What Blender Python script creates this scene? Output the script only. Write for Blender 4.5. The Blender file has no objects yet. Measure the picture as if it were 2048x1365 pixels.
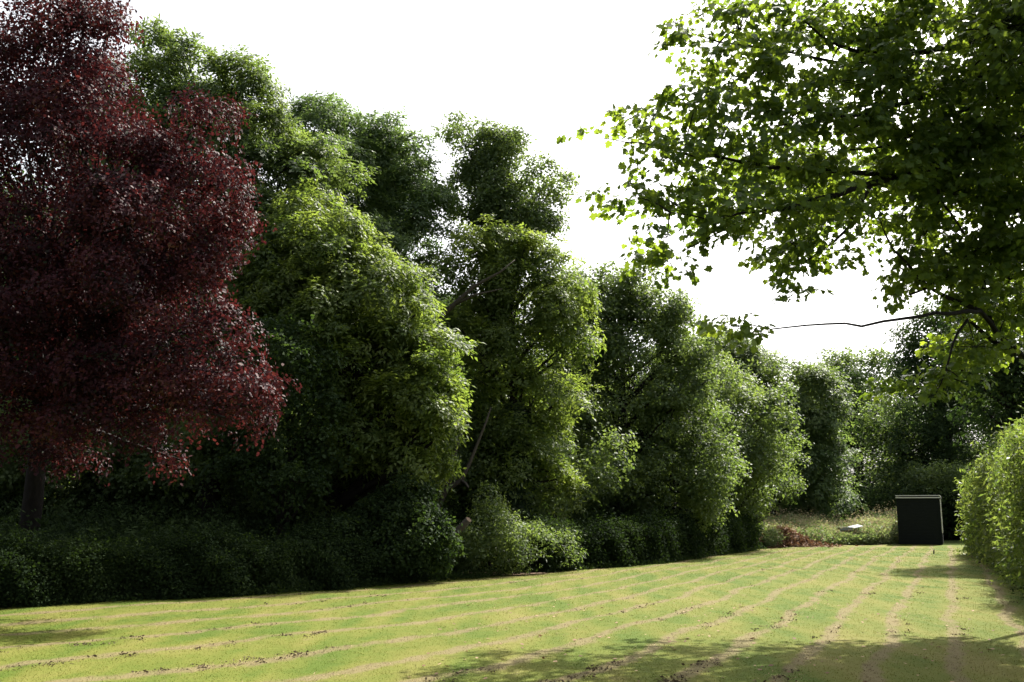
import bpy, math, random
import numpy as np
R = math.radians
random.seed(7)
RNG = np.random.default_rng(11)
C = bpy.context.scene.collection
scene = bpy.context.scene

# ------------------------------------------------------------------ camera, sky, sun, exposure
F = 1990.0                       # focal length in pixels of the 2048 px wide photograph
PITCH = math.atan(342.5 / F)
EYE = np.array([0.0, 0.0, 1.6])
cam = bpy.data.cameras.new("camera")
cam_o = bpy.data.objects.new("camera", cam)
C.objects.link(cam_o)
cam.sensor_width = 36.0
cam.lens = 36.0 * F / 2048.0
cam.clip_start = 0.1
cam.clip_end = 3000.0
cam_o.location = EYE
cam_o.rotation_euler = (R(90) + PITCH, 0, 0)
scene.camera = cam_o

SUN_EL, SUN_AZ = R(47), R(36)    # azimuth measured from +Y towards +X
world = bpy.data.worlds.new("World")
scene.world = world
world.use_nodes = True
wn, wl = world.node_tree.nodes, world.node_tree.links
bg = wn["Background"]
sky = wn.new("ShaderNodeTexSky")
sky.sky_type = 'NISHITA'
sky.sun_disc = False
sky.sun_elevation = SUN_EL
sky.sun_rotation = SUN_AZ
sky.air_density = 1.0
sky.dust_density = 6.0
sky.ozone_density = 1.0
hs = wn.new("ShaderNodeHueSaturation")
hs.inputs['Saturation'].default_value = 0.28
wl.new(sky.outputs[0], hs.inputs['Color'])
wl.new(hs.outputs[0], bg.inputs[0])
bg.inputs[1].default_value = 0.105

sun = bpy.data.lights.new("sun", 'SUN')
sun.energy = 5.0
sun.angle = R(0.5)
sun.color = (1.0, 0.95, 0.84)
sun_o = bpy.data.objects.new("sun", sun)
C.objects.link(sun_o)
sdir = np.array([math.sin(SUN_AZ) * math.cos(SUN_EL), math.cos(SUN_AZ) * math.cos(SUN_EL), math.sin(SUN_EL)])
sun_o.rotation_euler = (R(90) - SUN_EL, 0, -SUN_AZ + math.pi)
sun_o.rotation_euler = (-(R(90) - SUN_EL), 0, -SUN_AZ)
sun_o.location = tuple(sdir * 60)

scene.view_settings.view_transform = 'Standard'
scene.view_settings.look = 'None'
scene.view_settings.gamma = 1.0
scene.view_settings.exposure = 1.6
scene.cycles.max_bounces = 8
scene.cycles.diffuse_bounces = 4
scene.cycles.transmission_bounces = 6

# ------------------------------------------------------------------ pixel <-> world
def ray(px, py):
    xr, yr = (px - 1024) / F, (682.5 - py) / F
    c, s = math.cos(PITCH), math.sin(PITCH)
    return np.array([xr, c - s * yr, s + c * yr])
def at(px, py, D):
    d = ray(px, py)
    return EYE + d * (D / d[1])
def gp(px, py, z=0.0):
    d = ray(px, py)
    return EYE + d * ((z - EYE[2]) / d[2])

# ------------------------------------------------------------------ materials
def new_mat(name):
    m = bpy.data.materials.new(name)
    m.use_nodes = True
    m.node_tree.nodes.clear()
    return m, m.node_tree.nodes, m.node_tree.links
def ramp(n, stops):
    r = n.new("ShaderNodeValToRGB")
    e = r.color_ramp.elements
    while len(e) < len(stops): e.new(0.5)
    for i, (p, c) in enumerate(stops):
        e[i].position = p; e[i].color = (*c, 1)
    return r
def leaf_mat(name, stops, trans, tf=0.4, rough=0.62, spec=0.35, k=.90):
    stops = [(p, tuple(v * k for v in c)) for p, c in stops]; trans = [tuple(v * k for v in c) for c in trans]
    m, n, l = new_mat(name)
    out = n.new("ShaderNodeOutputMaterial")
    at_ = n.new("ShaderNodeAttribute"); at_.attribute_name = 'tint'
    rp = ramp(n, stops)
    l.new(at_.outputs['Fac'], rp.inputs[0])
    b = n.new("ShaderNodeBsdfPrincipled")
    b.inputs['Roughness'].default_value = rough
    b.inputs['Specular IOR Level'].default_value = spec
    l.new(rp.outputs[0], b.inputs['Base Color'])
    rt = ramp(n, [(0.0, trans[0]), (1.0, trans[1])])
    l.new(at_.outputs['Fac'], rt.inputs[0])
    t = n.new("ShaderNodeBsdfTranslucent")
    l.new(rt.outputs[0], t.inputs[0])
    mx = n.new("ShaderNodeMixShader"); mx.inputs[0].default_value = tf
    l.new(b.outputs[0], mx.inputs[1]); l.new(t.outputs[0], mx.inputs[2])
    l.new(mx.outputs[0], out.inputs[0])
    return m
def noise_mat(name, stops, scale, detail=6, rough=0.9, bump=0.4, stretch=(1, 1, 1), spec=0.2, metal=0.0):
    m, n, l = new_mat(name)
    out = n.new("ShaderNodeOutputMaterial")
    g = n.new("ShaderNodeNewGeometry")
    mp = n.new("ShaderNodeMapping"); mp.inputs['Scale'].default_value = stretch
    l.new(g.outputs['Position'], mp.inputs[0])
    ns = n.new("ShaderNodeTexNoise"); ns.inputs['Scale'].default_value = scale; ns.inputs['Detail'].default_value = detail
    l.new(mp.outputs[0], ns.inputs['Vector'])
    rp = ramp(n, stops)
    l.new(ns.outputs[0], rp.inputs[0])
    b = n.new("ShaderNodeBsdfPrincipled")
    b.inputs['Roughness'].default_value = rough
    b.inputs['Metallic'].default_value = metal
    b.inputs['Specular IOR Level'].default_value = spec
    l.new(rp.outputs[0], b.inputs['Base Color'])
    bp = n.new("ShaderNodeBump"); bp.inputs['Strength'].default_value = bump; bp.inputs['Distance'].default_value = 0.03
    l.new(ns.outputs[0], bp.inputs['Height']); l.new(bp.outputs[0], b.inputs['Normal'])
    l.new(b.outputs[0], out.inputs[0])
    return m

M = {}
G = lambda d, m_, l_: [(0.0, d), (0.5, m_), (1.0, l_)]
M['ash'] = leaf_mat('ash_leaf', G((.032,.058,.021), (.066,.104,.037), (.115,.158,.060)), ((.12,.20,.03), (.29,.38,.07)), .40)
M['grey'] = leaf_mat('grey_green_leaf', G((.040,.072,.030), (.076,.120,.050), (.125,.178,.078)), ((.11,.20,.04), (.27,.38,.08)), .40)
M['bright'] = leaf_mat('yellow_green_leaf', G((.040,.070,.020), (.084,.124,.033), (.138,.175,.050)), ((.15,.25,.03), (.37,.46,.065)), .42)
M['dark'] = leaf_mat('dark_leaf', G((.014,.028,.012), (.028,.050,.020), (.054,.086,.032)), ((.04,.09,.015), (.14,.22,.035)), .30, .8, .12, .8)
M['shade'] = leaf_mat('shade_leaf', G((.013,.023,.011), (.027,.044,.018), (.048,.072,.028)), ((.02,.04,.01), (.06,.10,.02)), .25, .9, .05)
M['ivy'] = leaf_mat('ivy_leaf', G((.012,.028,.012), (.022,.045,.016), (.045,.08,.028)), ((.02,.05,.01), (.07,.13,.02)), .2, .55, .3)
M['beech'] = leaf_mat('copper_beech_leaf', [(0.0, (.022,.034,.013)), (.16, (.020,.010,.014)), (.45, (.042,.012,.020)), (.78, (.080,.021,.027)), (1.0, (.10,.050,.022))], ((.04,.010,.012), (.17,.030,.028)), .25, .68, .18, .76)
M['syc'] = leaf_mat('sycamore_leaf', G((.026,.052,.016), (.046,.082,.022), (.072,.118,.030)), ((.15,.26,.02), (.42,.54,.04)), .40, .5, .3)
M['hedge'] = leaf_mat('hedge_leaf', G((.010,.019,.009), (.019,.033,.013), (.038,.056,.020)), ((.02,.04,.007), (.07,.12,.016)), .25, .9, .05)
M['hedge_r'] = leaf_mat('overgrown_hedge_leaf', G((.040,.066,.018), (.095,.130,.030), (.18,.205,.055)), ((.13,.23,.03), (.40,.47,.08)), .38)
M['twig_red'] = leaf_mat('dead_hedge_shoot', G((.06,.035,.018), (.11,.065,.03), (.17,.11,.045)), ((.1,.06,.02), (.2,.12,.04)), .2, .8, .2)
M['weed'] = leaf_mat('weed_leaf', G((.08,.13,.05), (.20,.26,.11), (.46,.44,.27)), ((.12,.22,.04), (.34,.40,.12)), .35, .6, .3)
M['brush'] = leaf_mat('dead_brush', G((.09,.042,.028), (.20,.11,.070), (.36,.25,.16)), ((.15,.07,.03), (.3,.16,.08)), .15, .8, .2)
M['bark'] = noise_mat('bark', G((.018,.015,.012), (.045,.038,.030), (.09,.08,.065)), 6, stretch=(3, 3, .6), bump=.8)
M['bark_dark'] = noise_mat('dark_bark', G((.005,.005,.004), (.012,.010,.009), (.026,.023,.018)), 8, stretch=(2, 2, .6), bump=.8)
M['deadwood'] = noise_mat('dead_wood', G((.03,.026,.022), (.07,.06,.052), (.13,.115,.10)), 9, stretch=(3, 3, .6), bump=.5)
M['cut'] = noise_mat('sawn_wood', G((.09,.065,.045), (.14,.10,.07), (.18,.135,.10)), 14, bump=.2)
M['forest_floor'] = noise_mat('forest_floor', G((.018,.022,.010), (.03,.04,.014), (.045,.06,.02)), .8, bump=.5, rough=1.0, spec=.0)
M['soil'] = noise_mat('bare_soil', G((.16,.10,.07), (.26,.17,.12), (.34,.25,.18)), 7, bump=.6)

# ------------------------------------------------------------------ objects
def tag(o, label=None, cat=None, group=None, kind=None):
    for k, v in (('label', label), ('category', cat), ('group', group), ('kind', kind)):
        if v: o[k] = v
    return o
def empty(name, loc, **kw):
    o = bpy.data.objects.new(name, None)
    C.objects.link(o); o.location = tuple(float(v) for v in loc)
    o.empty_display_size = 0.3
    return tag(o, **kw)
def poly_mesh(name, V, k, mat, tint=None):
    """V (n,k,3): n separate polygons of k corners"""
    V = np.asarray(V, np.float32).reshape(-1, k, 3)
    n = len(V)
    me = bpy.data.meshes.new(name)
    me.vertices.add(n * k); me.vertices.foreach_set('co', V.reshape(-1))
    me.loops.add(n * k); me.loops.foreach_set('vertex_index', np.arange(n * k, dtype=np.int32))
    me.polygons.add(n); me.polygons.foreach_set('loop_start', np.arange(0, n * k, k, dtype=np.int32))
    me.update(calc_edges=True)
    if tint is not None:
        a = me.attributes.new('tint', 'FLOAT', 'FACE')
        a.data.foreach_set('value', np.clip(tint, 0, 1).astype(np.float32))
    me.materials.append(mat)
    return me
def link(name, me, parent=None, loc=None):
    o = bpy.data.objects.new(name, me); C.objects.link(o)
    if parent is not None:
        o.parent = parent
    if loc is not None: o.location = loc
    return o
def put(name, me, parent):
    """world-space mesh put under an empty: shift vertices so that the child sits at the empty"""
    L = np.array(parent.location, np.float32)
    co = np.empty(len(me.vertices) * 3, np.float32); me.vertices.foreach_get('co', co)
    co = co.reshape(-1, 3) - L; me.vertices.foreach_set('co', co.reshape(-1)); me.update()
    return link(name, me, parent)

class MB:
    def __init__(s): s.v = []; s.f = []
    def add(s, v, f):
        b = len(s.v); s.v += [tuple(map(float, p)) for p in v]; s.f += [tuple(i + b for i in q) for q in f]
    def tube(s, pts, rads, seg=7, cap=True):
        pts = [np.array(p, float) for p in pts]
        n = len(pts); v = []; f = []
        prev = None
        for i in range(n):
            d = pts[min(i + 1, n - 1)] - pts[max(i - 1, 0)]
            d = d / (np.linalg.norm(d) + 1e-9)
            if prev is None:
                a = np.array([1.0, 0, 0]) if abs(d[0]) < .8 else np.array([0, 1.0, 0])
            else: a = prev
            u = a - d * a.dot(d); u /= np.linalg.norm(u) + 1e-9; prev = u
            w = np.cross(d, u)
            for j in range(seg):
                t = 2 * math.pi * j / seg
                v.append(pts[i] + rads[i] * (math.cos(t) * u + math.sin(t) * w))
        for i in range(n - 1):
            for j in range(seg):
                k = (j + 1) % seg
                f.append((i * seg + j, i * seg + k, (i + 1) * seg + k, (i + 1) * seg + j))
        if cap:
            f.append(tuple(range(seg - 1, -1, -1))); f.append(tuple((n - 1) * seg + j for j in range(seg)))
        s.add(v, f)
    def box(s, c, size, rz=0.0, rx=0.0, ry=0.0):
        from mathutils import Euler, Vector
        e = Euler((rx, ry, rz)).to_matrix()
        v = []
        for x in (-.5, .5):
            for y in (-.5, .5):
                for z in (-.5, .5):
                    p = e @ Vector((x * size[0], y * size[1], z * size[2])); v.append((c[0] + p.x, c[1] + p.y, c[2] + p.z))
        s.add(v, [(0, 1, 3, 2), (4, 6, 7, 5), (0, 4, 5, 1), (2, 3, 7, 6), (0, 2, 6, 4), (1, 5, 7, 3)])
    def mesh(s, name, mat, smooth=True):
        me = bpy.data.meshes.new(name); me.from_pydata(s.v, [], s.f); me.materials.append(mat)
        if smooth: me.polygons.foreach_set('use_smooth', [True] * len(me.polygons))
        me.update(); return me

def nrm(a): return a / (np.linalg.norm(a, axis=-1, keepdims=True) + 1e-9)
def rdir(n): return nrm(RNG.normal(size=(n, 3)))

# ------------------------------------------------------------------ leaf sprays (templates of a few dozen leaves)
def leaf_poly(base, d, n, L, W, shape):
    """one leaf: base point, direction, normal"""
    d = d / np.linalg.norm(d); n = n - d * n.dot(d); n = n / (np.linalg.norm(n) + 1e-9); x = np.cross(d, n)
    pts = []
    for (u, v, w) in shape:
        pts.append(base + x * (u * W) + d * (v * L) + n * (w * L))
    return pts
DIAMOND = [(0, 0, 0), (.5, .42, .06), (0, 1, -.05), (-.5, .42, .06)]
OVAL = [(0, 0, 0), (.42, .22, .05), (.45, .62, .04), (0, 1, -.08), (-.45, .62, .04), (-.42, .22, .05)]
LOBED = [(0, .02, 0), (.26, -.08, .0), (.46, .06, -.02), (.40, .20, 0), (.62, .36, -.05), (.56, .52, -.06), (.34, .54, -.02), (.34, .78, -.07), (.16, .84, -.04), (0, 1.04, -.12),
         (-.16, .84, -.04), (-.34, .78, -.07), (-.34, .54, -.02), (-.56, .52, -.06), (-.62, .36, -.05), (-.40, .20, 0), (-.46, .06, -.02), (-.26, -.08, .0)]
def tpl_ash(rs):
    P = []
    for k in range(4):
        a = rs.uniform(0, 2 * math.pi); el = rs.uniform(-.2, .9)
        d = np.array([math.cos(a) * math.cos(el), math.sin(a) * math.cos(el), math.sin(el)])
        b = d * rs.uniform(0, .08); L = rs.uniform(.22, .32)
        side = np.cross(d, [0, 0, 1.0]); side /= np.linalg.norm(side) + 1e-9
        for j in range(4):
            t = .25 + .75 * j / 3.0
            p = b + d * (L * t) + np.array([0, 0, -.10 * t * t])
            dd = d * .6 + np.array([0, 0, -.35 * t])
            up = np.array([0, 0, 1.0]) + rs.normal(size=3) * .35
            if j == 3:
                P.append(leaf_poly(p, dd, up, .13, .055, DIAMOND))
            else:
                for sgn in (-1, 1):
                    P.append(leaf_poly(p, dd + side * sgn, up, .115, .05, DIAMOND))
    return np.array(P)
def tpl_broad(rs, n=14, L=.085, W=.07, shape=DIAMOND, spread=.17):
    P = []
    for k in range(n):
        a = rs.uniform(0, 2 * math.pi); el = rs.uniform(-.3, .8)
        d = np.array([math.cos(a) * math.cos(el), math.sin(a) * math.cos(el), math.sin(el)])
        b = d * spread * rs.uniform(.2, 1.0) ** .7
        dd = d + np.array([0, 0, -.5]) + rs.normal(size=3) * .3
        up = np.array([0, 0, 1.0]) + rs.normal(size=3) * .5
        s = rs.uniform(.7, 1.25)
        P.append(leaf_poly(b, dd, up, L * s, W * s, shape))
    return np.array(P)
def tpl_fan(rs, n=16, L=.075, W=.048, shape=OVAL, reach=.34):
    """flat drooping spray: alternate leaves along three twigs"""
    P = []
    for k in range(3):
        a = k * .75 - .75 + rs.uniform(-.2, .2)
        d = np.array([math.cos(a), math.sin(a), 0.0]); side = np.array([-d[1], d[0], 0])
        for j in range(n // 3 + 1):
            t = (j + 1) / (n // 3 + 1)
            b = d * reach * t + np.array([0, 0, -.14 * t * t])
            sg = 1 if j % 2 else -1
            dd = d * .7 + side * sg * .8 + np.array([0, 0, -.35]) + rs.normal(size=3) * .2
            up = np.array([0, 0, 1.0]) + rs.normal(size=3) * .45
            s = rs.uniform(.75, 1.2)
            P.append(leaf_poly(b, dd, up, L * s, W * s, shape))
    return np.array(P)
def tpl_syc(rs, n=9):
    P = []
    d0 = np.array([1.0, 0, 0.1])
    for j in range(n):
        t = rs.uniform(.05, 1); a = rs.uniform(0, 2 * math.pi)
        b = d0 * .32 * t + np.array([math.cos(a) * .09, math.sin(a) * .11, rs.uniform(-.04, .05)])
        dd = np.array([math.cos(a) * .8 + .5, math.sin(a), -.55]) + rs.normal(size=3) * .25
        up = np.array([0.1, 0, 1.0]) + rs.normal(size=3) * .38
        s = rs.uniform(.65, 1.25)
        P.append(leaf_poly(b, dd, up, .118 * s, .115 * s, LOBED))
    return np.array(P)
rs = np.random.default_rng(5)
TP = {'ash': [tpl_ash(rs) for _ in range(5)],
      'broad': [tpl_broad(rs) for _ in range(5)],
      'ivy': [tpl_broad(rs, 12, .075, .075, DIAMOND, .14) for _ in range(4)],
      'beech': [tpl_fan(rs) for _ in range(6)],
      'syc': [tpl_syc(rs) for _ in range(8)],
      'hedge': [tpl_broad(rs, 14, .055, .035, DIAMOND, .13) for _ in range(5)],
      'shoot': [tpl_broad(rs, 14, .09, .035, DIAMOND, .20) for _ in range(5)]}

def sprays(kind, cen, z, scale, tint, flow=None, jit=.12):
    """place one template at each centre, z axis along z; flow: preferred x axis"""
    T = TP[kind]; n = len(cen)
    z = nrm(z)
    a = rdir(n) if flow is None else nrm(flow + .5 * RNG.normal(size=(n, 3)))
    x = nrm(a - z * (a * z).sum(1, keepdims=True)); y = np.cross(z, x)
    B = np.stack([x, y, z], 1)                        # rows
    pick = RNG.integers(0, len(T), n)
    outV, outT = [], []
    for i, t in enumerate(T):
        s = np.where(pick == i)[0]
        if not len(s): continue
        m, k, _ = t.shape
        P = np.einsum('mkj,njc->nmkc', t, B[s]) * scale[s][:, None, None, None]
        ls = RNG.normal(size=(len(s), m, 1, 3)) * (jit * .25 * scale[s][:, None, None, None])
        P = P + ls + cen[s][:, None, None, :]
        outV.append(P.reshape(-1, k, 3))
        outT.append((tint[s][:, None] + RNG.normal(size=(len(s), m)) * .13).reshape(-1))
    return np.concatenate(outV), np.concatenate(outT)

def crown_points(ells, D0, sr, nt, dens=1.0, up=.55, flat=.75, fill=.12):
    """ells: centre (3), radii (3), weight. Returns tuft centres, normals, tints, clump centres"""
    cs = np.array([e[0] for e in ells]); rr = np.array([e[1] for e in ells])
    tc, tn, tt, tf, clumps = [], [], [], [], []
    for i, e in enumerate(ells):
        c, r = cs[i], rr[i]; w = e[2]
        area = 4 * math.pi * ((((r[0] * r[1]) ** 1.6 + (r[0] * r[2]) ** 1.6 + (r[1] * r[2]) ** 1.6) / 3) ** (1 / 1.6))
        ns = max(2, int(area / (sr * sr * 2.4) * dens * w))
        d = rdir(ns)
        d[:, 2] = np.where(d[:, 2] < -.35, -d[:, 2] * RNG.choice([1, -1], ns, p=[.35, .65]), d[:, 2])
        u = 1.10 - .48 * RNG.random(ns) ** 1.4 + np.where(RNG.random(ns) < .26, RNG.uniform(.04, .30, ns), 0)
        inn = RNG.random(ns) < fill
        u[inn] = RNG.uniform(.15, .6, inn.sum())
        wv = RNG.normal(size=(3, 3)) * 3.2; ph = RNG.uniform(0, 6.28, 3)
        u = u * (1 + .10 * np.sin(d @ wv[0] + ph[0]) + .09 * np.sin(d @ wv[1] * 1.7 + ph[1]) + .06 * np.sin(d @ wv[2] * 2.9 + ph[2]))
        p = c + d * r * u[:, None]
        keep = np.ones(ns, bool)
        for j in range(len(ells)):
            if j == i: continue
            q = np.sqrt((((p - cs[j]) / rr[j]) ** 2).sum(1))
            keep &= ~((q < .62) & (RNG.random(ns) < .8))
        p, d = p[keep], d[keep]; ns = len(p)
        if ns == 0: continue
        clumps.append(p)
        s_r = sr * RNG.uniform(.6, 1.35, ns)
        sub_t = RNG.normal(size=ns) * .13
        m = np.maximum(2, (nt * (s_r / sr) ** 2).astype(int))
        idx = np.repeat(np.arange(ns), m); N = len(idx)
        q = nrm(RNG.normal(size=(N, 3)) + up * np.array([0, 0, 1.0]) + .55 * d[idx])
        rad = s_r[idx] * (1.05 - .6 * RNG.random(N) ** 1.3)
        pos = p[idx] + q * rad[:, None] * np.array([1, 1, flat])
        tc.append(pos); tn.append(nrm(q * .6 + np.array([0, 0, .5]) + .25 * RNG.normal(size=(N, 3))))
        tt.append(.5 + sub_t[idx] + RNG.normal(size=N) * .10)
        tf.append(nrm(q * np.array([1, 1, .3])))
    return np.concatenate(tc), np.concatenate(tn), np.concatenate(tt), np.concatenate(tf), clumps

def bez(a, b, bow, n=6):
    a, b = np.array(a, float), np.array(b, float)
    c = (a + b) / 2 + np.array(bow, float)
    return [(1 - t) ** 2 * a + 2 * t * (1 - t) * c + t * t * b for t in np.linspace(0, 1, n)]

def tree(name, label, cat, base, D, ells, leaf, mat, r0, zmin=1.4, bark='bark', group=None, sr_px=38, nt=11, ls=1.0, dens=1.15, flat=.75, up=.55,
         trunk_top=None, lean=(0, 0), ivy=None, twigs=.35, fill=.12, flow=False, weep=0.0, kids=1.7):
    """ells in photograph pixels: (px, py, rx, ry[, depth offset[, weight[, depth radius m]]])"""
    E = []
    for e in ells:
        dd = e[4] if len(e) > 4 else 0.0
        w = e[5] if len(e) > 5 else 1.0
        Y = D + dd
        c = at(e[0], e[1], Y); k = Y / F
        ry = e[6] if len(e) > 6 else .5 * (e[2] + e[3]) * k * 1.05
        E.append((c, np.array([e[2] * k, ry, e[3] * k]) * .97, w))
    if kids:                                     # smaller boughs breaking out of the main masses
        new = []
        for c, r, w in E:
            for _ in range(RNG.poisson(kids)):
                d = rdir(1)[0] * np.array([1, 1, .8]) + np.array([0, 0, .15]); k_ = RNG.uniform(.2, .42)
                q = c + d * r * RNG.uniform(.88, 1.22)
                if q[2] > .8: new.append((q, r * k_ * np.array([1.15, 1.15, .8]), w * .8))
        E = E + new
    root = empty(name, base, label=label, cat=cat, group=group)
    sr = sr_px * D / F
    tc, tn, tt, tf, clumps = crown_points(E, D, sr, nt, dens, up, flat, fill)
    if weep: tn = nrm(tn + np.array([0, 0, -weep]) * RNG.random((len(tn), 1)))
    sc = np.full(len(tc), ls) * RNG.uniform(.8, 1.2, len(tc))
    V, T = sprays(leaf, tc, tn, sc, tt, flow=tf if flow else None)
    put('crown', poly_mesh('crown', V, V.shape[1], M[mat], T), root)
    # trunk and limbs
    cen = np.array([e[0] for e in E]); top = max(cen[:, 2])
    cx, cy = np.average(cen[:, 0]), np.average(cen[:, 1])
    b = np.array([base[0], base[1], -.1])
    tp = np.array([cx * .6 + b[0] * .4, cy * .6 + b[1] * .4, trunk_top if trunk_top else top * .80])
    path = bez(b, tp, (lean[0], lean[1], 0), 10)
    path = [p + np.array([random.uniform(-.06, .06), random.uniform(-.06, .06), 0]) for p in path]
    mb = MB()
    rad = [r0 * (1.35 if i == 0 else 1) * (1 - .82 * i / 9) for i in range(10)]
    mb.tube(path, rad, 10)
    tr = put('trunk', mb.mesh('trunk', M[bark]), root)
    lb = MB(); hz = [p[2] for p in path]
    for (c, r, w), cl in zip(E, clumps):
        z = max(zmin, c[2] - max(1.2, .9 * math.hypot(c[0] - path[5][0], c[1] - path[5][1])))
        i = min(range(10), key=lambda q: abs(hz[q] - z)); s = path[i]
        rl = min(rad[i] * .6, .05 + .05 * float(np.linalg.norm(c - s)) ** .8)
        pts = bez(s, c, (random.uniform(-.3, .3), random.uniform(-.3, .3), random.uniform(-.2, .5)), 7)
        lb.tube(pts, [rl * (1 - .8 * t / 6) for t in range(7)], 6)
        for p in cl:
            if random.random() < twigs:
                q = pts[random.choice([3, 4, 5, 6])]
                lb.tube(bez(q, p, (0, 0, random.uniform(-.05, .2)), 4), [rl * .3, rl * .22, rl * .15, rl * .06], 4, False)
    put('branches', lb.mesh('branches', M[bark]), root)
    if ivy:
        h0, h1, rr, n, lsz = ivy
        t = RNG.random(n); h = h0 + (h1 - h0) * t
        P = np.array(path); px_ = np.interp(h, P[:, 2], P[:, 0]); py_ = np.interp(h, P[:, 2], P[:, 1])
        lump = 1 + .35 * np.sin(h * 2.3 + 1.0) * np.cos(h * 4.1)
        a = RNG.uniform(0, 2 * math.pi, n); rad_ = rr * lump * RNG.uniform(.45, 1.1, n)
        cpos = np.stack([px_ + np.cos(a) * rad_, py_ + np.sin(a) * rad_, h], 1)
        nn = nrm(np.stack([np.cos(a), np.sin(a), np.full(n, .5)], 1) + .4 * RNG.normal(size=(n, 3)))
        V, T = sprays('ivy', cpos, nn, np.full(n, lsz), .45 + .18 * RNG.normal(size=n))
        put('ivy', poly_mesh('ivy', V, V.shape[1], M['ivy'], T), root)
    return root

def gbase(px, D):
    p = at(px, 900, D); return (p[0], D, 0.0)

# ------------------------------------------------------------------ ground and lawn
def hedge_left_x(y):      # foot of the hedge along the left side of the lawn
    return np.interp(y, [8, 17.2, 20, 24.5, 31.5, 42, 52], [-13.0, -8.9, -4.9, -1.4, 4.3, 9.6, 13.4])
def hedge_right_x(y):
    return np.interp(y, [5, 14, 18, 28, 40, 50], [5.8, 8.2, 9.35, 13.6, 18.3, 22.5])

def grid_mesh(name, xs, ys, zf, mat, keep=None):
    X, Y = np.meshgrid(xs, ys); Z = zf(X, Y)
    nx, ny = len(xs), len(ys)
    idx = np.arange(nx * ny).reshape(ny, nx)
    q = np.stack([idx[:-1, :-1], idx[:-1, 1:], idx[1:, 1:], idx[1:, :-1]], -1).reshape(-1, 4)
    if keep is not None: q = q[keep(X, Y)[:-1, :-1].reshape(-1)]
    me = bpy.data.meshes.new(name)
    V = np.stack([X, Y, Z], -1).reshape(-1, 3)
    me.from_pydata(V.tolist(), [], q.tolist()); me.materials.append(mat)
    me.polygons.foreach_set('use_smooth', [True] * len(me.polygons)); me.update()
    return me
def gz(X, Y):             # gentle unevenness of the turf
    return .016 + .012 * np.sin(X * 1.3 + .4 * Y) * np.cos(Y * .9) + .008 * np.sin(X * 3.1 + 1) * np.sin(Y * 2.3)

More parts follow.
